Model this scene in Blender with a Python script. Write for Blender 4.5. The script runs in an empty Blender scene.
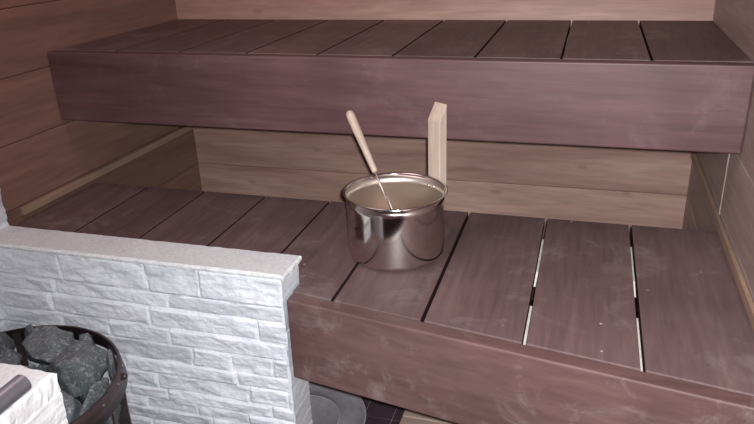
import bpy, bmesh, math, random
from mathutils import Vector, Matrix, noise
random.seed(7)
SC = bpy.context.scene
COL = SC.collection
PI = math.pi

# ------------------------------------------------------------------ camera
CAM = Vector((1.62176, -2.56870, 1.47089))
yaw, pitch, roll = 0.302958, -0.397701, 0.038632
ca, sa = math.cos(yaw), math.sin(yaw)
cp, sp = math.cos(pitch), math.sin(pitch)
cq, sq = math.cos(roll), math.sin(roll)
Rz = Matrix(((ca, -sa, 0), (sa, ca, 0), (0, 0, 1)))
Rx = Matrix(((1, 0, 0), (0, cp, -sp), (0, sp, cp)))
Ry = Matrix(((cq, 0, sq), (0, 1, 0), (-sq, 0, cq)))
R = Rz @ Rx @ Ry
right, fwd, up = R.col[0].copy(), R.col[1].copy(), R.col[2].copy()
cd = bpy.data.cameras.new('camera')
cam = bpy.data.objects.new('camera', cd)
COL.objects.link(cam)
m = Matrix((right, up, -fwd)).transposed().to_4x4()
m.translation = CAM
cam.matrix_world = m
cd.sensor_width = 36.0
cd.lens = 696.25 / 754 * 36.0
cd.clip_start = 0.02
SC.camera = cam

# ------------------------------------------------------------------ world, flash, exposure
W = bpy.data.worlds.new('world')
SC.world = W
W.use_nodes = True
W.node_tree.nodes['Background'].inputs[0].default_value = (0.72, 0.34, 0.46, 1)
W.node_tree.nodes['Background'].inputs[1].default_value = 0.13

FL = bpy.data.lights.new('camera_flash', 'SPOT')
FL.energy = 176
FL.color = (0.96, 0.98, 1.0)
FL.spot_size = math.radians(122)
FL.spot_blend = 1.0
FL.shadow_soft_size = 0.012
flash = bpy.data.objects.new('camera_flash', FL)
COL.objects.link(flash)
flash.location = (1.640, -2.560, 1.486)
aim = Vector((1.68, -1.05, 0.72)) - Vector(flash.location)
flash.rotation_euler = aim.to_track_quat('-Z', 'Y').to_euler()

# added unseen reddish fill light from above left, brightens the bench seats
LA = bpy.data.lights.new('overhead_fill_light', 'AREA')
LA.shape = 'DISK'
LA.size = 0.8
LA.energy = 5.8
LA.color = (1.0, 0.74, 0.76)
fill_light = bpy.data.objects.new('overhead_fill_light', LA)
COL.objects.link(fill_light)
fill_light.location = (0.6, -1.25, 2.25)

SC.view_settings.view_transform = 'Standard'
SC.view_settings.look = 'None'
SC.view_settings.gamma = 1.0
SC.view_settings.use_curve_mapping = False
SC.view_settings.exposure = 0.0

# ------------------------------------------------------------------ materials
def newmat(name):
    m = bpy.data.materials.new(name)
    m.use_nodes = True
    nt = m.node_tree
    return m, nt, nt.nodes['Principled BSDF']

def N(nt, t, **kw):
    n = nt.nodes.new(t)
    for k, v in kw.items():
        setattr(n, k, v)
    return n

def setin(n, **kw):
    for k, v in kw.items():
        n.inputs[k.replace('_', ' ')].default_value = v

def ramp(nt, src, stops):
    r = N(nt, 'ShaderNodeValToRGB')
    el = r.color_ramp.elements
    while len(el) < len(stops):
        el.new(0.5)
    for e, (p, c) in zip(el, stops):
        e.position = p
        e.color = (c[0], c[1], c[2], 1) if isinstance(c, (tuple, list)) else (c, c, c, 1)
    nt.links.new(src, r.inputs[0])
    return r.outputs[0]

def mix(nt, a, b, f, mode='MIX'):
    n = N(nt, 'ShaderNodeMix', data_type='RGBA', blend_type=mode)
    for sock, v in ((n.inputs[0], f), (n.inputs[6], a), (n.inputs[7], b)):
        if isinstance(v, (int, float)):
            sock.default_value = v
        elif isinstance(v, tuple):
            sock.default_value = (*v, 1) if len(v) == 3 else v
        else:
            nt.links.new(v, sock)
    return n.outputs[2]

def noise_tex(nt, vec, scale, detail=4, rough=0.55, dist=0.0):
    n = N(nt, 'ShaderNodeTexNoise')
    setin(n, Scale=scale, Detail=detail, Roughness=rough, Distortion=dist)
    nt.links.new(vec, n.inputs['Vector'])
    return n.outputs['Fac']

def mapped(nt, scale, seed_island=True):
    """object coordinates, shifted per board so that no two boards repeat"""
    tc = N(nt, 'ShaderNodeTexCoord')
    mp = N(nt, 'ShaderNodeMapping')
    mp.inputs['Scale'].default_value = scale
    nt.links.new(tc.outputs['Object'], mp.inputs['Vector'])
    if not seed_island:
        return mp.outputs[0], None
    g = N(nt, 'ShaderNodeNewGeometry')
    mu = N(nt, 'ShaderNodeMath', operation='MULTIPLY')
    mu.inputs[1].default_value = 37.0
    nt.links.new(g.outputs['Random Per Island'], mu.inputs[0])
    va = N(nt, 'ShaderNodeVectorMath', operation='ADD')
    nt.links.new(mp.outputs[0], va.inputs[0])
    nt.links.new(mu.outputs[0], va.inputs[1])
    return va.outputs[0], g.outputs['Random Per Island']

def wood(name, dark, light, axis, rough=0.5, scuff=0.0, specks=False, knots=False, knot_at=(), tone=0.25, spec=0.5, scuffcol=(0.42, 0.36, 0.36)):
    m, nt, b = newmat(name)
    s = [1.0, 1.0, 1.0]
    s['xyz'.index(axis)] = 0.09
    v, rnd = mapped(nt, tuple(s))
    coarse = noise_tex(nt, v, 7.0, 5, 0.6, 1.2)
    fine = noise_tex(nt, v, 60.0, 3, 0.6, 0.3)
    c = ramp(nt, coarse, ((0.30, dark), (0.72, light)))
    fr = ramp(nt, fine, ((0.3, 0.80), (0.7, 1.10)))
    c = mix(nt, c, fr, 1.0, 'MULTIPLY')
    tr = ramp(nt, rnd, ((0.0, 1.0 - tone), (1.0, 1.0 + tone)))
    c = mix(nt, c, tr, 1.0, 'MULTIPLY')
    if knots:
        s2 = [5.0, 5.0, 7.5]
        s2['xyz'.index(axis)] = 1.9
        v2, _ = mapped(nt, tuple(s2))
        vo = N(nt, 'ShaderNodeTexVoronoi')
        setin(vo, Scale=1.0, Randomness=1.0)
        nt.links.new(v2, vo.inputs['Vector'])
        kf = ramp(nt, vo.outputs['Distance'], ((0.0, 1.0), (0.055, 0.65), (0.10, 0.0)))
        c = mix(nt, c, (dark[0] * 0.42, dark[1] * 0.36, dark[2] * 0.32), kf)
    for kx, ky, kz, kr in knot_at:
        tc = N(nt, 'ShaderNodeTexCoord')
        sb = N(nt, 'ShaderNodeVectorMath', operation='SUBTRACT')
        nt.links.new(tc.outputs['Object'], sb.inputs[0])
        sb.inputs[1].default_value = (kx, ky, kz)
        ml = N(nt, 'ShaderNodeVectorMath', operation='MULTIPLY')
        nt.links.new(sb.outputs[0], ml.inputs[0])
        ml.inputs[1].default_value = (0.45 / kr, 0.0, 1.0 / kr)
        ln = N(nt, 'ShaderNodeVectorMath', operation='LENGTH')
        nt.links.new(ml.outputs[0], ln.inputs[0])
        c = mix(nt, c, (0.20, 0.10, 0.065), ramp(nt, ln.outputs['Value'], ((0.0, 0.6), (0.35, 0.3), (0.5, 0.4), (1.0, 0.0))))
    if scuff:
        tc = N(nt, 'ShaderNodeTexCoord')
        st = noise_tex(nt, tc.outputs['Object'], 6.5, 8, 0.72, 0.6)
        sf = ramp(nt, st, ((0.54, 0.0), (0.76, scuff)))
        c = mix(nt, c, scuffcol, sf)
        st2 = noise_tex(nt, tc.outputs['Object'], 2.2, 4, 0.6, 0.4)
        c = mix(nt, c, ramp(nt, st2, ((0.35, 0.82), (0.65, 1.15))), 1.0, 'MULTIPLY')
    if specks:
        tc = N(nt, 'ShaderNodeTexCoord')
        vo = N(nt, 'ShaderNodeTexVoronoi')
        setin(vo, Scale=17.0, Randomness=1.0)
        nt.links.new(tc.outputs['Object'], vo.inputs['Vector'])
        pick = ramp(nt, vo.outputs['Color'], ((0.62, 0.0), (0.66, 1.0)))
        dot = ramp(nt, vo.outputs['Distance'], ((0.035, 1.0), (0.065, 0.0)))
        f = mix(nt, dot, pick, 1.0, 'MULTIPLY')
        c = mix(nt, c, (0.55, 0.48, 0.46), f)
    nt.links.new(c, b.inputs['Base Color'])
    b.inputs['Roughness'].default_value = rough
    b.inputs['Specular IOR Level'].default_value = spec
    bp = N(nt, 'ShaderNodeBump')
    setin(bp, Strength=0.12, Distance=0.002)
    nt.links.new(fine, bp.inputs['Height'])
    nt.links.new(bp.outputs[0], b.inputs['Normal'])
    return m

STD, STL = (0.126, 0.074, 0.075), (0.166, 0.103, 0.102)
M_seat = wood('stained_seat_wood', STD, STL, 'y', 0.6, 0.34, True, tone=0.12, spec=0.35)
M_front = wood('stained_front_wood', (0.106, 0.053, 0.051), (0.152, 0.087, 0.079), 'x', 0.55, 0.4, False, tone=0.1)
M_front_up = wood('stained_upper_front_wood', (0.086, 0.036, 0.041), (0.152, 0.077, 0.077), 'x', 0.5, 0.12, False, tone=0.1)
M_joist = wood('pale_bearer_wood', (0.84, 0.78, 0.68), (0.93, 0.88, 0.80), 'x', 0.6, tone=0.05)
# knots: the wall's object origin is its own middle at floor level
KNOTS = [(x - 1.0, 0.0, z, r) for x, z, r in ((1.630, 0.592, 0.010), (1.311, 0.467, 0.013), (1.791, 0.500, 0.009), (0.253, 0.434, 0.011), (0.569, 0.598, 0.010), (0.36, 1.155, 0.012))]
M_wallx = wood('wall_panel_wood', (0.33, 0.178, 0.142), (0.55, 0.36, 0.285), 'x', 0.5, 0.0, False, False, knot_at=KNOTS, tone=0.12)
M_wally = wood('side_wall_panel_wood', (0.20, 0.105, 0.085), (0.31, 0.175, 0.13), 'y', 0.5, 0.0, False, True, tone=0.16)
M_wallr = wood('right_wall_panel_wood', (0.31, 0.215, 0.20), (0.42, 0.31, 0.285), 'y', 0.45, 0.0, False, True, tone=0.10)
M_edge = wood('dark_plank_edge', (0.040, 0.019, 0.022), (0.055, 0.027, 0.030), 'y', 0.8, tone=0.0, spec=0.1)
M_batten = wood('batten_wood', (0.30, 0.20, 0.14), (0.42, 0.28, 0.19), 'y', 0.5, tone=0.05)
M_step = wood('step_wood', (0.34, 0.235, 0.185), (0.44, 0.32, 0.255), 'x', 0.6, tone=0.08)
M_handle = wood('pale_handle_wood', (0.50, 0.385, 0.305), (0.62, 0.485, 0.395), 'z', 0.55, tone=0.03)

def stone_clad(name, a, b_, bump=0.5):
    m, nt, b = newmat(name)
    tc = N(nt, 'ShaderNodeTexCoord')
    v = tc.outputs['Object']
    n1 = noise_tex(nt, v, 9.0, 6, 0.6, 0.3)
    n2 = noise_tex(nt, v, 90.0, 4, 0.7)
    c = ramp(nt, n1, ((0.3, a), (0.7, b_)))
    at = N(nt, 'ShaderNodeAttribute', attribute_name='tone')
    c = mix(nt, c, at.outputs['Color'], 1.0, 'MULTIPLY')
    c = mix(nt, c, ramp(nt, n2, ((0.3, 0.90), (0.7, 1.06))), 1.0, 'MULTIPLY')
    nt.links.new(c, b.inputs['Base Color'])
    b.inputs['Roughness'].default_value = 0.75
    bp = N(nt, 'ShaderNodeBump')
    setin(bp, Strength=bump, Distance=0.003)
    nt.links.new(n2, bp.inputs['Height'])
    nt.links.new(bp.outputs[0], b.inputs['Normal'])
    return m

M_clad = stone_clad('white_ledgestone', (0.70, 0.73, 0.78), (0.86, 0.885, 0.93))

def plain_stone(name, a, b_):
    m, nt, b = newmat(name)
    tc = N(nt, 'ShaderNodeTexCoord')
    n1 = noise_tex(nt, tc.outputs['Object'], 12.0, 6, 0.65, 0.3)
    n2 = noise_tex(nt, tc.outputs['Object'], 140.0, 3, 0.7)
    c = ramp(nt, n1, ((0.3, a), (0.7, b_)))
    c = mix(nt, c, ramp(nt, n2, ((0.32, 0.88), (0.6, 1.05))), 1.0, 'MULTIPLY')
    sp_ = noise_tex(nt, tc.outputs['Object'], 22.0, 2, 0.5)
    c = mix(nt, c, (0.42, 0.38, 0.36), ramp(nt, sp_, ((0.74, 0.0), (0.80, 0.6))))
    nt.links.new(c, b.inputs['Base Color'])
    b.inputs['Roughness'].default_value = 0.6
    bp = N(nt, 'ShaderNodeBump')
    setin(bp, Strength=0.25, Distance=0.002)
    nt.links.new(n2, bp.inputs['Height'])
    nt.links.new(bp.outputs[0], b.inputs['Normal'])
    return m

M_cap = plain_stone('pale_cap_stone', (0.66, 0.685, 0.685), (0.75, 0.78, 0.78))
M_near = stone_clad('overexposed_ledgestone', (0.88, 0.88, 0.89), (0.93, 0.93, 0.94), 0.3)  # near-wall ledgestone and cap whitened, flash overexposure put into the colour
M_near_cap = plain_stone('overexposed_cap_stone', (0.88, 0.88, 0.88), (0.93, 0.93, 0.93))
M_core = plain_stone('wall_core', (0.55, 0.54, 0.55), (0.65, 0.64, 0.65))

def rock_mat():
    m, nt, b = newmat('heater_rock')
    v, rnd = mapped(nt, (1, 1, 1))
    oi = N(nt, 'ShaderNodeObjectInfo')
    va = N(nt, 'ShaderNodeVectorMath', operation='ADD')
    mu = N(nt, 'ShaderNodeMath', operation='MULTIPLY')
    mu.inputs[1].default_value = 53.0
    nt.links.new(oi.outputs['Random'], mu.inputs[0])
    tc = N(nt, 'ShaderNodeTexCoord')
    nt.links.new(tc.outputs['Object'], va.inputs[0])
    nt.links.new(mu.outputs[0], va.inputs[1])
    n1 = noise_tex(nt, va.outputs[0], 22.0, 8, 0.7, 0.5)
    n2 = noise_tex(nt, va.outputs[0], 170.0, 4, 0.7)
    n3 = noise_tex(nt, va.outputs[0], 60.0, 6, 0.8, 1.5)
    c = ramp(nt, n1, ((0.28, (0.050, 0.060, 0.064)), (0.72, (0.140, 0.156, 0.160))))
    c = mix(nt, c, ramp(nt, n2, ((0.3, 0.75), (0.7, 1.2))), 1.0, 'MULTIPLY')
    c = mix(nt, c, (0.36, 0.37, 0.38), ramp(nt, n3, ((0.52, 0.0), (0.66, 0.85))))
    c = mix(nt, c, ramp(nt, oi.outputs['Random'], ((0, 0.8), (1, 1.35))), 1.0, 'MULTIPLY')
    nt.links.new(c, b.inputs['Base Color'])
    b.inputs['Roughness'].default_value = 0.7
    bp = N(nt, 'ShaderNodeBump')
    setin(bp, Strength=0.6, Distance=0.004)
    nt.links.new(n1, bp.inputs['Height'])
    nt.links.new(bp.outputs[0], b.inputs['Normal'])
    return m
M_rock = rock_mat()

def metal(name, col, rough, aniso=0.0, metallic=1.0, nscale=(1, 1, 1), namt=0.05):
    m, nt, b = newmat(name)
    tc = N(nt, 'ShaderNodeTexCoord')
    mp = N(nt, 'ShaderNodeMapping')
    mp.inputs['Scale'].default_value = nscale
    nt.links.new(tc.outputs['Object'], mp.inputs['Vector'])
    n = noise_tex(nt, mp.outputs[0], 40.0, 4, 0.6)
    c = mix(nt, col, ramp(nt, n, ((0.3, 1 - 3 * namt), (0.7, 1 + namt))), 1.0, 'MULTIPLY')
    nt.links.new(c, b.inputs['Base Color'])
    b.inputs['Metallic'].default_value = metallic
    mr = N(nt, 'ShaderNodeMapRange')
    setin(mr, To_Min=max(0.02, rough - namt), To_Max=rough + namt)
    nt.links.new(n, mr.inputs[0])
    nt.links.new(mr.outputs[0], b.inputs['Roughness'])
    if aniso:
        b.inputs['Anisotropic'].default_value = aniso
        tg = N(nt, 'ShaderNodeTangent', direction_type='RADIAL', axis='Z')
        nt.links.new(tg.outputs[0], b.inputs['Tangent'])
    return m

M_steel = metal('brushed_steel', (0.74, 0.69, 0.66), 0.13, 0.45, 1.0, (1, 1, 14), 0.02)
M_steel_in = metal('dull_inner_steel', (0.90, 0.82, 0.73), 0.33, 0.6, 1.0, (1, 1, 14), 0.01)
M_steel_lip = metal('polished_steel', (0.78, 0.74, 0.72), 0.16)
M_basin = metal('dull_grey_metal', (0.38, 0.365, 0.39), 0.45, 0.0, 0.25, (1, 1, 1), 0.06)
M_basin_line = metal('bright_ring_metal', (0.80, 0.78, 0.80), 0.4, 0.0, 0.3)
M_band = metal('heat_darkened_steel', (0.085, 0.060, 0.062), 0.42, 0.0, 0.55, (1, 1, 1), 0.06)
M_rivet = metal('worn_rivet_steel', (0.35, 0.30, 0.30), 0.35, 0.0, 0.9)
M_drum = metal('sooty_steel', (0.05, 0.04, 0.042), 0.55, 0.0, 0.4)
M_tube = metal('grey_tube_metal', (0.30, 0.30, 0.33), 0.38, 0.0, 0.6, (1, 1, 1), 0.04)

def tile_mat():
    m, nt, b = newmat('dark_floor_tile')
    tc = N(nt, 'ShaderNodeTexCoord')
    n = noise_tex(nt, tc.outputs['Object'], 14.0, 5, 0.6)
    c = ramp(nt, n, ((0.3, (0.038, 0.024, 0.032)), (0.7, (0.062, 0.040, 0.050))))
    nt.links.new(c, b.inputs['Base Color'])
    b.inputs['Roughness'].default_value = 0.5
    return m
M_tile = tile_mat()
def flat_mat(name, col, rough=0.8):
    m, nt, b = newmat(name)
    tc = N(nt, 'ShaderNodeTexCoord')
    n = noise_tex(nt, tc.outputs['Object'], 30.0, 4, 0.6)
    c = mix(nt, col, ramp(nt, n, ((0.3, 0.88), (0.7, 1.08))), 1.0, 'MULTIPLY')
    nt.links.new(c, b.inputs['Base Color'])
    b.inputs['Roughness'].default_value = rough
    return m
M_grout = flat_mat('grey_grout', (0.20, 0.17, 0.19))

# ------------------------------------------------------------------ helpers
F = 0.65                                    # lower bench top above the floor

def obj(name, bm, mat, parent=None, smooth=False, bevel=0.0, segs=2):
    """link a bmesh written in world coordinates as one mesh object, local to its parent"""
    off = Vector((0, 0, 0))
    p = parent
    while p is not None:
        off += Vector(p.location)
        p = p.parent
    bmesh.ops.recalc_face_normals(bm, faces=bm.faces[:])
    me = bpy.data.meshes.new(name)
    base = off
    if parent is None:
        xs = [v.co.x for v in bm.verts]; ys = [v.co.y for v in bm.verts]; zs = [v.co.z for v in bm.verts]
        base = Vector(((min(xs) + max(xs)) / 2, (min(ys) + max(ys)) / 2, min(zs)))
    bmesh.ops.translate(bm, verts=bm.verts[:], vec=-base)
    if bevel:
        es = [e for e in bm.edges if len(e.link_faces) == 2 and e.calc_face_angle(0) > 0.6]
        bmesh.ops.bevel(bm, geom=es, offset=bevel, segments=segs, affect='EDGES', profile=0.5, clamp_overlap=True)
    bm.to_mesh(me)
    bm.free()
    me.materials.append(mat)
    if smooth:
        for f in me.polygons:
            f.use_smooth = True
    o = bpy.data.objects.new(name, me)
    COL.objects.link(o)
    if parent is None:
        o.location = base
    else:
        o.parent = parent
    return o

def tag(o, label=None, cat=None, group=None, kind=None):
    if label: o['label'] = label
    if cat: o['category'] = cat
    if group: o['group'] = group
    if kind: o['kind'] = kind
    return o

def thing(name, label, cat, loc, group=None):
    o = bpy.data.objects.new(name, None)
    COL.objects.link(o)
    o.location = loc
    o.empty_display_size = 0.05
    return tag(o, label, cat, group)

def struct(name, bm, mat, **kw):
    o = obj(name, bm, mat, **kw)
    o['kind'] = 'structure'
    return o

def add_box(bm, x0, x1, y0, y1, z0, z1):
    v = [bm.verts.new(p) for p in ((x0, y0, z0), (x1, y0, z0), (x1, y1, z0), (x0, y1, z0),
                                   (x0, y0, z1), (x1, y0, z1), (x1, y1, z1), (x0, y1, z1))]
    for f in ((3, 2, 1, 0), (4, 5, 6, 7), (0, 1, 5, 4), (1, 2, 6, 5), (2, 3, 7, 6), (3, 0, 4, 7)):
        bm.faces.new([v[i] for i in f])
    return v

def box(*a):
    bm = bmesh.new(); add_box(bm, *a); return bm

def add_prism(bm, poly, z0, z1):
    lo = [bm.verts.new((x, y, z0)) for x, y in poly]
    hi = [bm.verts.new((x, y, z1)) for x, y in poly]
    n = len(poly)
    bm.faces.new(lo[::-1]); bm.faces.new(hi)
    for i in range(n):
        bm.faces.new((lo[i], lo[(i + 1) % n], hi[(i + 1) % n], hi[i]))

def add_lathe(bm, prof, c, n=64, closed=False, sy=1.0):
    """prof: list of (r, z)"""
    rings = []
    for r, z in prof:
        if r < 1e-6:
            rings.append([bm.verts.new((c[0], c[1], c[2] + z))])
        else:
            rings.append([bm.verts.new((c[0] + r * math.cos(2 * PI * k / n), c[1] + sy * r * math.sin(2 * PI * k / n), c[2] + z)) for k in range(n)])
    pairs = list(zip(rings, rings[1:]))
    if closed: pairs.append((rings[-1], rings[0]))
    for a, b in pairs:
        for k in range(n):
            k2 = (k + 1) % n
            if len(a) == 1 and len(b) == 1: continue
            if len(a) == 1: bm.faces.new((a[0], b[k], b[k2]))
            elif len(b) == 1: bm.faces.new((a[k], a[k2], b[0]))
            else: bm.faces.new((a[k], a[k2], b[k2], b[k]))

def add_tube(bm, pts, radii, n=16, caps=True):
    pts = [Vector(p) for p in pts]
    if not isinstance(radii, (list, tuple)): radii = [radii] * len(pts)
    rings = []
    ref = None
    for i, p in enumerate(pts):
        d = (pts[min(i + 1, len(pts) - 1)] - pts[max(i - 1, 0)]).normalized()
        if ref is None:
            ref = d.orthogonal().normalized()
        ref = (ref - d * ref.dot(d)).normalized()
        s = d.cross(ref)
        rings.append([bm.verts.new(p + radii[i] * (math.cos(2 * PI * k / n) * ref + math.sin(2 * PI * k / n) * s)) for k in range(n)])
    for a, b in zip(rings, rings[1:]):
        for k in range(n):
            bm.faces.new((a[k], a[(k + 1) % n], b[(k + 1) % n], b[k]))
    if caps:
        bm.faces.new(rings[0][::-1]); bm.faces.new(rings[-1])

# ------------------------------------------------------------------ room shell
XW = 2.0           # right wall
H = 2.3           # ceiling
YF = -3.3          # near end of the room
PITCH = 0.191
SKEW = 0.021      # the left wall is this far out of square
Z0 = F - 0.145     # one of the board seams
def seams():
    z = Z0 - PITCH * 3
    out = [0.0]
    while z < H:
        if z > 0.005: out.append(z)
        z += PITCH
    return out + [H]

def boards(face, depth=0.02):
    """horizontal wall boards with small chamfered seams; face(u, d, z): d is how far out of the wall"""
    bm = bmesh.new()
    zs = seams()
    for a, b in zip(zs, zs[1:]):
        g, c = 0.0007, 0.0028
        prof = ((-depth, a), (-0.006, a + g), (-c * 0.8, a + g), (0, a + g + c), (0, b - g - c), (-c * 0.8, b - g), (-0.006, b - g), (-depth, b))
        l = [bm.verts.new(face(0, d, z)) for d, z in prof]
        r = [bm.verts.new(face(1, d, z)) for d, z in prof]
        for i in range(len(prof) - 1):
            bm.faces.new((l[i], r[i], r[i + 1], l[i + 1]))
        bm.faces.new((l[-1], r[-1], r[0], l[0]))
        bm.faces.new(l[::-1]); bm.faces.new(r)
    return bm

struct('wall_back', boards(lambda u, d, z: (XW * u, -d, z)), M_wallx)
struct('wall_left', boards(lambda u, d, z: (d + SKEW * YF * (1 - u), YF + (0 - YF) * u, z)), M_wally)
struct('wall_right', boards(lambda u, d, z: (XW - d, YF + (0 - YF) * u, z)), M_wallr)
bm = bmesh.new()
for k in range(18):
    x = k * XW / 18
    add_box(bm, x + 0.001, x + XW / 18 - 0.001, YF, 0, H, H + 0.02)
struct('ceiling', bm, M_wally)

# tiled floor: grout bed and tiles in one mesh each
TS, TX, TY = 0.0935, 1.015, -0.855
struct('floor', box(-0.02, XW + 0.02, YF, 0.02, -0.05, -0.002), M_grout)
bm = bmesh.new()
x = TX - math.ceil(TX / TS) * TS
while x < XW:
    y = TY - math.ceil((TY - YF) / TS) * TS
    while y < 0:
        a, b_, c, d = max(x, 0), min(x + TS, XW), max(y, YF), min(y + TS, 0)
        if b_ - a > 0.01 and d - c > 0.01:
            add_box(bm, a + 0.0015, b_ - 0.0015, c + 0.0015, d - 0.0015, -0.004, 0.0)
        y += TS
    x += TS
struct('floor_tiles', bm, M_tile)

# battens on the side walls just above the lower bench, and an upright on the right wall
bm = bmesh.new()
add_prism(bm, [(SKEW * -0.992, -0.992), (SKEW * -0.992 + 0.014, -0.992), (0.014, -0.02), (0.0, -0.02)], F + 0.019, F + 0.043)
struct('trim_1', bm, M_batten, bevel=0.002)
struct('trim_2', box(XW - 0.010, XW, -1.21, -0.02, F + 0.008, F + 0.036), M_batten, bevel=0.002)
struct('trim_3', box(XW - 0.0035, XW, -0.616, -0.580, F + 0.037, F + 0.255), M_wallr, bevel=0.0015)

# ------------------------------------------------------------------ stone walls
def rough_face(length, height, to_world, seed, grain=1.0, joint=1.0, row_h=(0.034, 0.062), st_len=(0.10, 0.40), res=0.005, amp=0.007, seam_at=None, back=-0.012):
    """a ledgestone face as one relief sheet: coursed split-face stones of uneven length and projection"""
    rnd = random.Random(seed)
    rows, z = [], 0.0
    while z < height - 1e-6:
        h = rnd.uniform(*row_h)
        if height - z - h < row_h[0]: h = height - z
        st, s = [], -rnd.uniform(0, 0.2)
        while s < length:
            L = rnd.uniform(*st_len)
            st.append((s, s + L, rnd.uniform(0, amp), rnd.uniform(0.90, 1.05), rnd.uniform(-0.08, 0.08), rnd.uniform(-0.012, 0.012)))
            s += L
        if seam_at and z > height - 0.11:
            st2 = []
            for q in st:
                if q[1] <= seam_at: st2.append(q)
                elif q[0] < seam_at: st2.append((q[0], seam_at) + q[2:])
            st2.append((seam_at, length + 1, rnd.uniform(0.3 * amp, amp), rnd.uniform(1.0, 1.1), 0.0, 0.0))
            st = st2
        rows.append((z, z + h, st))
        z += h
    bm = bmesh.new()
    tone = bm.loops.layers.color.new('tone')
    nu, nz = max(2, int(length / res)), max(2, int(height / res))
    grid, tn = [], []
    for j in range(nz + 1):
        zz = height * j / nz
        row = next(r for r in rows if zz <= r[1] + 1e-9)
        gl, tl = [], []
        for i in range(nu + 1):
            s = length * i / nu
            sw = s + 0.012 * noise.noise(Vector((s * 9, zz * 9, seed)))
            stn = next((q for q in row[2] if sw <= q[1]), row[2][-1])
            zm = zz + 0.004 * noise.noise(Vector((s * 14, row[0] * 50, seed + 3.0)))
            dz = max(0.0, min(zm - row[0], row[1] - zm))
            ds = max(0.0, min(sw - stn[0], stn[1] - sw))
            e = min(1.0, dz / 0.006) * min(1.0, ds / 0.006)
            q = Vector((s * 16 + stn[2] * 900, zz * 34 + row[0] * 40, seed * 2.3))
            rough = noise.fractal(q, 0.9, 2.0, 5) * 0.0042 + noise.ridged_multi_fractal(q * 0.5, 0.9, 2.0, 4, 1.0, 2.0) * 0.0022
            d = stn[2] + rough + (zz - row[0]) * stn[4] * 0.8
            d = stn[2] + grain * rough + (zz - row[0]) * stn[4] * 0.8
            e = 1 - (1 - e) * joint
            d = d * e + (1 - e) * (stn[2] * 0.55 - 0.0005)
            gl.append(bm.verts.new(to_world(s, d, zz)))
            tl.append(stn[3] if e > 0.6 else min(1.2, stn[3] * 1.14))
        grid.append(gl); tn.append(tl)
    for j in range(nz):
        for i in range(nu):
            f = bm.faces.new((grid[j][i], grid[j][i + 1], grid[j + 1][i + 1], grid[j + 1][i]))
            for l, t in zip(f.loops, (tn[j][i], tn[j][i + 1], tn[j + 1][i + 1], tn[j + 1][i])):
                l[tone] = (t, t, t, 1)
    # turn the sheet into a thin slab by closing it at the back
    rim = [grid[0][i] for i in range(nu + 1)] + [grid[j][nu] for j in range(1, nz + 1)] + \
          [grid[nz][i] for i in range(nu - 1, -1, -1)] + [grid[j][0] for j in range(nz - 1, 0, -1)]
    coords = [(length * i / nu, 0) for i in range(nu + 1)] + [(length, height * j / nz) for j in range(1, nz + 1)] + \
             [(length * i / nu, height) for i in range(nu - 1, -1, -1)] + [(0, height * j / nz) for j in range(nz - 1, 0, -1)]
    bk = [bm.verts.new(to_world(s, back, zz)) for s, zz in coords]
    for i in range(len(rim)):
        k = (i + 1) % len(rim)
        f = bm.faces.new((rim[i], bk[i], bk[k], rim[k]))
        for l in f.loops: l[tone] = (1, 1, 1, 1)
    f = bm.faces.new(bk)
    for l in f.loops: l[tone] = (1, 1, 1, 1)
    return bm

def cap_slab(x0, x1, y0, y1, z0, z1, seed, res=0.008, nib=0.0022):
    """a sawn slab with slightly nibbled edges"""
    bm = bmesh.new()
    nx, ny = int((x1 - x0) / res), int((y1 - y0) / res)
    def ring(z, ins):
        pts = []
        for i in range(nx): pts.append((x0 + (x1 - x0) * i / nx, y0, 0, -1))
        for i in range(ny): pts.append((x1, y0 + (y1 - y0) * i / ny, 1, 0))
        for i in range(nx): pts.append((x1 - (x1 - x0) * i / nx, y1, 0, 1))
        for i in range(ny): pts.append((x0, y1 - (y1 - y0) * i / ny, -1, 0))
        out = []
        for x, y, nx_, ny_ in pts:
            d = nib * noise.fractal(Vector((x * 40, y * 40, z * 60 + seed)), 0.8, 2, 4) - ins
            cx, cy = (x0 + x1) / 2, (y0 + y1) / 2
            out.append(bm.verts.new((x + nx_ * d, y + ny_ * d, z)))
        return out
    a, b = ring(z0, 0.0), ring(z0 + (z1 - z0) * 0.5, -0.001)
    c, d = ring(z1 - 0.004, 0.0), ring(z1, 0.0045)
    for p, q in ((a, b), (b, c), (c, d)):
        for i in range(len(p)):
            k = (i + 1) % len(p)
            bm.faces.new((p[i], p[k], q[k], q[i]))
    bm.faces.new(a[::-1]); bm.faces.new(d)
    return bm

# the tall clad panel on the left wall
WT = 0.075
bm = rough_face(2.1, H - 0.005, lambda s, d, z: (WT + d, YF + 0.01 + (s / 2.1) * (-1.142 - YF - 0.01), z), 5, res=0.012, back=-WT - 0.0)
o = struct('wall_left_stone', bm, M_clad)

# low wall behind the stove
YA, YB, XE, ZC = -1.142, -1.252, 0.976, F + 0.06
t = thing('low_stone_wall', 'low white split-face stone wall between the stove and the lower bench', 'wall', (0.53, -1.2, 0))
CT = 0.012
bm = rough_face(XE - 0.012 - 0.08, ZC - CT, lambda s, d, z: (0.08 + s, YB + 0.010 - d, z), 11, res=0.0045, seam_at=0.66)
obj('stone_cladding', bm, M_clad, t)
bm = rough_face(YA - YB - 0.006, ZC - CT, lambda s, d, z: (XE - 0.012 + d * 0.55, YB + 0.004 + s, z), 23, grain=0.35, joint=0.15, res=0.0035, amp=0.002, st_len=(0.3, 0.5))
obj('stone_cladding', bm, M_clad, t)
obj('wall_core', box(0.08, XE - 0.022, YB + 0.021, YA, 0.0, ZC - CT), M_core, t)
obj('cap_stone', cap_slab(0.078, XE, YB - 0.003, YA, ZC - CT, ZC, 4), M_cap, t, bevel=0)

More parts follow.
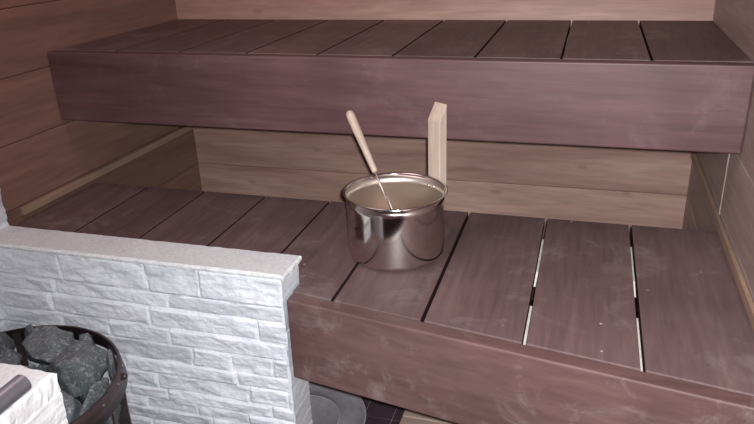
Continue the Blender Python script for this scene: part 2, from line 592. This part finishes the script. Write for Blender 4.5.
# nearer stone wall on the other side of the stove
XN, YN0, YN1, ZN = 0.876, -2.16, -1.862, F + 0.20
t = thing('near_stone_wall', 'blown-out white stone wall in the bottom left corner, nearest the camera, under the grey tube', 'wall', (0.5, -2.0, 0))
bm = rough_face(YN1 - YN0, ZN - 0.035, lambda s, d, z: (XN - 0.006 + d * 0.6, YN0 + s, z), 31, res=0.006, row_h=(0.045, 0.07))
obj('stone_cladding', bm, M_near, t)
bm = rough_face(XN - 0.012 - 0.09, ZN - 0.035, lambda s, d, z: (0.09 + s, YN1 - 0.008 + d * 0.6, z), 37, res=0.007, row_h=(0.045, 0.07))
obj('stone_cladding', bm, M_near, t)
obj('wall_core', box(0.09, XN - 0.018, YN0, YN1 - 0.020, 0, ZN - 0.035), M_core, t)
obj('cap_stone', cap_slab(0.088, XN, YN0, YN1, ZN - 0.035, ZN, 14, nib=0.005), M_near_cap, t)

# grey tube lying on it
bm = bmesh.new()
add_tube(bm, [(0.866, -2.155, ZN + 0.0152), (0.866, -1.915, ZN + 0.0152)], 0.0145, 32, caps=False)
add_tube(bm, [(0.866, -2.155, ZN + 0.0152), (0.866, -1.925, ZN + 0.0152)], 0.0122, 32, caps=True)
bmesh.ops.remove_doubles(bm, verts=bm.verts[:], dist=1e-6)
tag(obj('metal_tube', bm, M_tube, smooth=False), 'grey metal tube lying on the nearest white stone wall', 'tube')
for f in bpy.data.objects['metal_tube'].data.polygons:
    f.use_smooth = len(f.vertices) == 4

# ------------------------------------------------------------------ benches
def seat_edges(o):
    # the long edges of the planks, down in the gaps, get a darker colour
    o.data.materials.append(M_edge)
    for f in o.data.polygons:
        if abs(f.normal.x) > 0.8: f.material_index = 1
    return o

GX = [0.0, 0.2, 0.42, 0.643, 0.866, 1.087, 1.3125, 1.538, 1.7685, XW]
GAPS = [0, 0.0055, 0.0055, 0.0055, 0.006, 0.0075, 0.008, 0.0082, 0.0082, 0]
PT = 0.028
XS = XE + 0.003
def front_in(x): return -1.218 - 0.172 * (x - 0.976)
def front_out(x): return -1.260 - 0.172 * (x - 0.976)
GB = -0.647

t = thing('lower_bench', 'lower dark-stained plank bench carrying the steel pail', 'bench', (1.0, -0.95, F - 0.25))
bm = bmesh.new()
for k, (a, b) in enumerate(zip(GX, GX[1:])):
    a += GAPS[k] / 2 if k else 0.001
    b -= GAPS[k + 1] / 2 if k < 8 else 0.001
    if b <= XE:
        poly = [(a if k else SKEW * -1.136 + 0.001, -1.136), (b, -1.136), (b, GB), (a if k else SKEW * GB + 0.001, GB)]
    elif a < XE:
        poly = [(a, -1.136), (XS, -1.136), (XS, front_in(XS)), (b, front_in(b)), (b, GB), (a, GB)]
    else:
        poly = [(a, front_in(a)), (b, front_in(b)), (b, GB), (a, GB)]
    add_prism(bm, poly, F - PT, F)
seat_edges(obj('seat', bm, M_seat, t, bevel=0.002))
bm = bmesh.new()
add_prism(bm, [(XS, front_out(XS)), (XW - 0.001, front_out(XW)), (XW - 0.001, front_in(XW) - 0.001), (XS, front_in(XS) - 0.001)], F - 0.222, F - 0.001)
obj('front_board', bm, M_front, t, bevel=0.005, segs=3)
for y0, y1, x0 in ((-0.935, -0.735, 0.002), (-1.295, -1.112, XS + 0.003)):
    bm = bmesh.new()
    if x0 > 0.5:
        add_prism(bm, [(x0, front_in(x0) + 0.003), (XW - 0.002, front_in(XW) + 0.003), (XW - 0.002, y1), (x0, y1)], F - PT - 0.045, F - PT - 0.0005)
    else:
        add_box(bm, x0, XW - 0.002, y0, y1, F - PT - 0.045, F - PT - 0.0005)
    tag(obj('bearer', bm, M_joist, t), 'pale wood bearer showing through the plank gaps')

HU = F + 0.4748
t = thing('upper_bench', 'upper dark-stained plank bench along the back wall', 'bench', (1.0, -0.375, HU - 0.25))
bm = bmesh.new()
UX = [0.0, 0.215, 0.437, 0.659, 0.881, 1.103, 1.330, 1.553, 1.771, XW]
for k, (a, b) in enumerate(zip(UX, UX[1:])):
    a += 0.003 if k else 0.001
    b -= 0.003 if k < 8 else 0.001
    add_prism(bm, [(a if k else SKEW * -0.709 + 0.001, -0.709), (b, -0.709), (b, -0.001), (a, -0.001)], HU - PT, HU)
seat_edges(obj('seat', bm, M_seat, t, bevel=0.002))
obj('front_board', box(SKEW * 0.7095 * -1 + 0.001, XW - 0.001, -0.7498, -0.7095, HU - 0.220, HU - 0.001), M_front_up, t, bevel=0.005, segs=3)
for y0, y1 in ((-0.16, -0.04), (-0.62, -0.50)):
    tag(obj('bearer', box(0.002, XW - 0.002, y0, y1, HU - PT - 0.045, HU - PT - 0.0005), M_joist, t), 'pale wood bearer under the planks')

# ------------------------------------------------------------------ steel pail
KX, KY = 1.170, -0.960
t = thing('sauna_pail', 'stainless steel sauna pail with a wooden post, standing on the lower bench', 'pail', (KX, KY, F))
RB, HK = 0.1255, 0.180
bm = bmesh.new()
fil = [(RB - 0.018 + 0.018 * math.sin(a), 0.0006 + 0.018 - 0.018 * math.cos(a)) for a in [i * PI / 2 / 8 for i in range(9)]]
outer = [(0, 0.0006)] + fil + [(RB + 0.001, 0.08), (RB + 0.0015, 0.15), (RB + 0.002, HK - 0.006)]
inner = [(RB + 0.0008, HK - 0.006), (RB, 0.15), (RB - 0.001, 0.08)] + [(r - 0.0012, z + 0.0012) for r, z in fil[::-1]] + [(0, 0.0018)]
add_lathe(bm, outer + inner, (KX, KY, F), 96)
pb = obj('pail_body', bm, M_steel, t, smooth=True)
pb.data.materials.append(M_steel_in)
for f in pb.data.polygons:                     # the inside is duller than the polished outside
    c_ = f.center
    if f.normal.x * c_.x + f.normal.y * c_.y < -1e-5 or (c_.z > 0.001 and c_.z < 0.02 and f.normal.z > 0.3):
        f.material_index = 1
bm = bmesh.new()
prof = []
for r, z in [(RB + 0.0005, HK - 0.006), (RB + 0.0032, HK - 0.0022), (RB + 0.0065, HK - 0.0002), (RB + 0.0090, HK - 0.0008), (RB + 0.0094, HK - 0.0016), (RB + 0.0086, HK - 0.0022), (RB + 0.0065, HK - 0.0018), (RB + 0.0040, HK - 0.0045), (RB + 0.0024, HK - 0.007)]:
    prof.append((r, z))
add_lathe(bm, prof, (KX, KY, F), 96, closed=True)
obj('rim', bm, M_steel_lip, t, smooth=True)
ph = math.radians(56)
n_, t_ = Vector((math.cos(ph), math.sin(ph), 0)), Vector((-math.sin(ph), math.cos(ph), 0))
K = Vector((KX, KY, F))
def kp(rad, tan, z): return K + n_ * rad + t_ * tan + Vector((0, 0, z))
bm = bmesh.new()
i0, i1, w = 0.1370, 0.1635, 0.0225
ring = []
for z0, z1 in ((0.148, 0.148), (0.334, 0.377)):
    ring.append([bm.verts.new(kp(i0, -w, z0)), bm.verts.new(kp(i1, -w, z1)), bm.verts.new(kp(i1, w, z1)), bm.verts.new(kp(i0, w, z0))])
for k in range(4):
    bm.faces.new((ring[0][k], ring[0][(k + 1) % 4], ring[1][(k + 1) % 4], ring[1][k]))
bm.faces.new(ring[0][::-1]); bm.faces.new(ring[1])
post = tag(obj('post', bm, M_handle, t, bevel=0.002), 'square pale wood post with slanted top')
bm = bmesh.new()                               # steel strap joining the post to the body
for zc in (0.159,):
    vs = [kp(r, s, z) for r in (RB + 0.001, i0 + 0.0005) for s in (-0.016, 0.016) for z in (zc - 0.009, zc + 0.009)]
    vv = [bm.verts.new(p) for p in vs]
    for f in ((0, 1, 3, 2), (4, 6, 7, 5), (0, 4, 5, 1), (2, 3, 7, 6), (0, 2, 6, 4), (1, 5, 7, 3)):
        bm.faces.new([vv[i] for i in f])
bracket = obj('bracket', bm, M_steel_lip, post)
for s in (-0.010, 0.010):                      # rivet heads inside
    bm = bmesh.new()
    q = kp(RB - 0.0005, s, 0.157)
    add_tube(bm, [q, q - n_ * 0.0015, q - n_ * 0.003], [0.0042, 0.0036, 0.0012], 14)
    obj('rivet', bm, M_steel_lip, t, smooth=True)

# ladle leaning in the pail
P0 = Vector((1.180, -0.925, F + 0.030))
P1 = Vector((1.0915, -0.871, F + 0.1875))
d = (P1 - P0).normalized()
lt = thing('sauna_ladle', 'sauna ladle with a round pale wood handle leaning in the steel pail', 'ladle', P0)
def lp(s, off=(0, 0, 0)): return P1 + d * s + Vector(off)
bm = bmesh.new()
add_tube(bm, [P0 + Vector((0.0, -0.0, 0.004)), P0 + d * 0.06, lp(0.02)], 0.0028, 12)
obj('rod', bm, M_steel_lip, lt, smooth=True)
L0, L1 = 0.004, 0.187
prof = [(0.0, 0.0072), (0.03, 0.0082), (0.25, 0.0095), (0.55, 0.0110), (0.8, 0.0124), (0.92, 0.0122), (0.97, 0.0100), (0.992, 0.0058), (1.0, 0.0015)]
bm = bmesh.new()
add_tube(bm, [lp(L0 + (L1 - L0) * u) for u, r in prof], [r for u, r in prof], 24)
tag(obj('handle', bm, M_handle, lt, smooth=True), 'tapered round wood handle')
bm = bmesh.new()
add_lathe(bm, [(0, 0.0), (0.022, 0.001), (0.034, 0.009), (0.038, 0.022), (0.0372, 0.022), (0.033, 0.010), (0.0215, 0.002), (0, 0.0012)], (P0.x + 0.016, P0.y - 0.016, F + 0.004), 40)
obj('scoop', bm, M_steel, lt, smooth=True)

# ------------------------------------------------------------------ stove with its stones
SX, SY, ZR = 0.384, -1.562, F - 0.134
DZ = F - 0.5
RS = 0.267
t = thing('sauna_stove', 'round dark steel sauna stove with an open cage of bars, filled with stones', 'stove', (SX, SY, 0))
C0 = (SX, SY, 0)
bm = bmesh.new()
add_lathe(bm, [(RS - 0.008, ZR), (RS - 0.002, ZR - 0.003), (RS + 0.006, ZR - 0.050), (RS + 0.003, ZR - 0.050), (RS - 0.005, ZR - 0.005), (RS - 0.0095, ZR - 0.002)], C0, 96, closed=True)
hoop = tag(obj('rim_band', bm, M_band, t, smooth=False), 'wide dark steel hoop with rivets')
for f in hoop.data.polygons: f.use_smooth = True
bm = bmesh.new()
add_lathe(bm, [(RS - 0.004, 0.085), (RS, 0.085), (RS, 0.045), (RS - 0.004, 0.045)], C0, 96, closed=True)
obj('lower_band', bm, M_band, t)
bm = bmesh.new()
add_lathe(bm, [(0, 0.050), (RS - 0.004, 0.050), (RS - 0.004, 0.062), (0, 0.062)], C0, 64)
obj('base_plate', bm, M_drum, t)
bm = bmesh.new()
add_lathe(bm, [(0, 0.062), (0.150, 0.062), (0.150, 0.262 + DZ), (0.135, 0.270 + DZ), (0, 0.270 + DZ)], C0, 64)
obj('fire_drum', bm, M_drum, t)
bm = bmesh.new()
add_lathe(bm, [(0.150, 0.190 + DZ), (RS - 0.012, 0.190 + DZ), (RS - 0.012, 0.196 + DZ), (0.150, 0.196 + DZ)], C0, 64, closed=True)
obj('stone_grate', bm, M_drum, t)
for k in range(16):
    a = 2 * PI * (k + 0.55) / 16
    u, v = Vector((math.cos(a), math.sin(a), 0)), Vector((-math.sin(a), math.cos(a), 0))
    bm = bmesh.new()
    rr = []
    for z, r in ((0.046, RS - 0.0085), (0.2, RS - 0.0085), (0.24 + DZ, RS - 0.009), (ZR - 0.052, RS - 0.006), (ZR - 0.012, RS - 0.0105)):
        c = Vector((SX, SY, z)) + u * r
        rr.append([bm.verts.new(c + v * sx * 0.009 + u * sr * 0.002) for sx, sr in ((-1, -1), (1, -1), (1, 1), (-1, 1))])
    for p, q in zip(rr, rr[1:]):
        for i in range(4):
            bm.faces.new((p[i], p[(i + 1) % 4], q[(i + 1) % 4], q[i]))
    bm.faces.new(rr[0][::-1]); bm.faces.new(rr[-1])
    obj('bar', bm, M_band, t)
for k in range(22):                            # rivets around the hoop
    a = 2 * PI * (k + 0.2) / 22
    u = Vector((math.cos(a), math.sin(a), 0))
    q = Vector((SX, SY, ZR - 0.016)) + u * (RS + 0.0002)
    bm = bmesh.new()
    add_tube(bm, [q - u * 0.001, q + u * 0.001, q + u * 0.0022], [0.0038, 0.0034, 0.0012], 12)
    obj('rivet', bm, M_rivet, hoop, smooth=True)
a = math.radians(28)
u = Vector((math.cos(a), math.sin(a), 0))
q = Vector((SX, SY, ZR - 0.022)) + u * (RS + 0.001)
bm = bmesh.new()
add_tube(bm, [q, q + u * 0.006, q + u * 0.010, q + u * 0.012], [0.008, 0.008, 0.006, 0.002], 16)
obj('bolt_head', bm, M_band, hoop, smooth=True)
for k in range(4):
    a = PI / 4 + k * PI / 2
    bm = bmesh.new()
    add_tube(bm, [(SX + 0.2 * math.cos(a), SY + 0.2 * math.sin(a), 0.0), (SX + 0.2 * math.cos(a), SY + 0.2 * math.sin(a), 0.051)], 0.018, 16)
    obj('leg', bm, M_band, t)

def rock(loc, size, rotz, seed, label):
    """an angular, chipped stone; size = half extents"""
    bm = bmesh.new()
    bmesh.ops.create_icosphere(bm, subdivisions=4, radius=1.0)
    rnd = random.Random(seed)
    planes = []
    for k in range(14):
        n = Vector((rnd.gauss(0, 1), rnd.gauss(0, 1), rnd.gauss(0, 1))).normalized()
        planes.append((n, rnd.uniform(0.55, 0.86)))
    for v in bm.verts:
        p = v.co.copy()
        for n, h in planes:
            e = p.dot(n) - h
            if e > 0: p -= n * e * 0.92
        q = p + Vector((seed * 3.1, seed * 1.7, 0))
        p *= 1 + 0.06 * noise.fractal(q * 2.2, 0.7, 2.0, 6) + 0.03 * noise.ridged_multi_fractal(q * 3.5, 0.8, 2.0, 4, 1.0, 2.0)
        v.co = p
    xs = [max(abs(v.co[i]) for v in bm.verts) for i in range(3)]
    M = Matrix.Rotation(rotz, 3, 'Z')
    for v in bm.verts:
        v.co = M @ Vector([v.co[i] / xs[i] * size[i] for i in range(3)]) + Vector(loc)
    o = obj('stove_stone', bm, M_rock, None, smooth=True)
    return tag(o, label, 'stone', 'stones heaped in the stove')

for (x, y, z, s, rz, lab) in (
    (0.372, -1.388, 0.342, (0.078, 0.068, 0.054), 0.10, 'large dark stone at the back of the stove, just above the white wall'),
    (0.508, -1.436, 0.338, (0.070, 0.074, 0.054), -0.75, 'broad grey stone in the back right corner of the stove hoop'),
    (0.540, -1.560, 0.318, (0.056, 0.062, 0.050), 0.25, 'grey stone beside the right corner of the nearest white wall'),
    (0.616, -1.530, 0.322, (0.017, 0.058, 0.052), 0.12, 'thin upright stone slab against the right of the stove hoop'),
    (0.568, -1.404, 0.326, (0.010, 0.026, 0.052), 0.72, 'narrow stone wedged between the broad grey stone and the hoop'),
    (0.450, -1.340, 0.322, (0.028, 0.020, 0.052), -0.28, 'small stone against the back of the hoop, between the two largest stones'),
    (0.293, -1.352, 0.322, (0.024, 0.020, 0.052), 0.45, 'small dark stone at the back left of the hoop, left of the large stone'),
    (0.585, -1.650, 0.308, (0.040, 0.040, 0.044), -0.5, 'small stone at the front right of the stove under the hoop'),
    (0.238, -1.430, 0.330, (0.048, 0.064, 0.052), 0.5, 'dark stone at the far left of the stove, cut by the photo edge'),
    (0.318, -1.462, 0.352, (0.030, 0.024, 0.022), 0.3, 'small lighter grey stone between two large dark ones in the stove'),
    (0.396, -1.516, 0.332, (0.056, 0.050, 0.050), 0.3, 'stone in the middle of the stove, half behind the white wall'),
    (0.205, -1.540, 0.316, (0.060, 0.062, 0.046), 0.2, 'stone at the left of the stove, behind the nearest wall'),
    (0.300, -1.600, 0.324, (0.050, 0.054, 0.050), 1.2, 'stone left of the stove centre, behind the nearest wall'),
    (0.455, -1.660, 0.322, (0.070, 0.060, 0.050), 0.1, 'stone at the front of the stove, behind the nearest wall'),
    (0.305, -1.710, 0.318, (0.066, 0.062, 0.046), 0.4, 'stone at the front left of the stove, behind the nearest wall'),
):
    rock((x, y, z + 0.010 + DZ), (s[0], s[1], s[2] + 0.005),  rz, int(x * 1000) % 97 + int(-y * 100), lab)
for k, adeg in enumerate((-64, -40, -14, 10, 34)):
    a = math.radians(adeg)
    rock((SX + 0.203 * math.cos(a), SY + 0.203 * math.sin(a), 0.2345 + DZ), (0.040, 0.038, 0.036), a, 140 + k,
         ('lower stone behind the bars, frontmost of the five', 'lower stone behind the bars, second from the front', 'lower stone behind the bars, middle of the five',
          'lower stone behind the bars, second from the back', 'lower stone behind the bars, rearmost of the five')[k])

for k, adeg in enumerate((60, 84, 108, 132, 156)):
    a = math.radians(adeg)
    rock((SX + 0.203 * math.cos(a), SY + 0.203 * math.sin(a), 0.2385 + DZ), (0.041, 0.042, 0.0405), a, 160 + k,
         ('lower stone at the right back of the stove beside the narrow wedged stone', 'lower stone at the back of the stove under the broad grey stone',
          'lower stone at the back of the stove under the two small stones', 'lower stone at the back of the stove under the large dark stone',
          'lower stone at the far left back of the stove, below the others')[k])

# ------------------------------------------------------------------ under the bench
t = thing('round_tray', 'round dull grey metal tray on the dark floor tiles under the lower bench', 'tray', (0.835, -0.925, 0))
bc = (0.835, -0.925, 0.0)
bm = bmesh.new()
add_lathe(bm, [(0, 0.0), (0.185, 0.0), (0.194, 0.009), (0.199, 0.012), (0.2015, 0.012), (0.202, 0.013), (0.199, 0.0145), (0.194, 0.013), (0.189, 0.010), (0.184, 0.0035), (0.126, 0.003), (0.120, 0.0075), (0.110, 0.0075), (0.104, 0.003), (0, 0.0055)], bc, 96)
obj('tray_body', bm, M_basin, t, smooth=True)
for r, z in ((0.2000, 0.0150), (0.115, 0.0082)):  # two thin pale rings, on the rim and on the inner ridge
    bm = bmesh.new()
    add_lathe(bm, [(r - 0.0010, z), (r, z + 0.0008), (r + 0.0010, z), (r, z - 0.0008)], bc, 96, closed=True)
    obj('pale_ring', bm, M_basin_line, t, smooth=True)

t = thing('floor_step', 'pale wooden slatted step on the floor under the lower bench', 'step', (1.47, -0.94, 0))
bm = bmesh.new()
for k in range(5):
    add_box(bm, 1.155, 1.78, -1.15 + k * 0.085, -1.15 + k * 0.085 + 0.079, 0.036, 0.058)
obj('tread', bm, M_step, t, bevel=0.003)
for x in (1.175, 1.72):
    obj('runner', box(x, x + 0.035, -1.145, -0.735, 0.0, 0.0365), M_step, t)
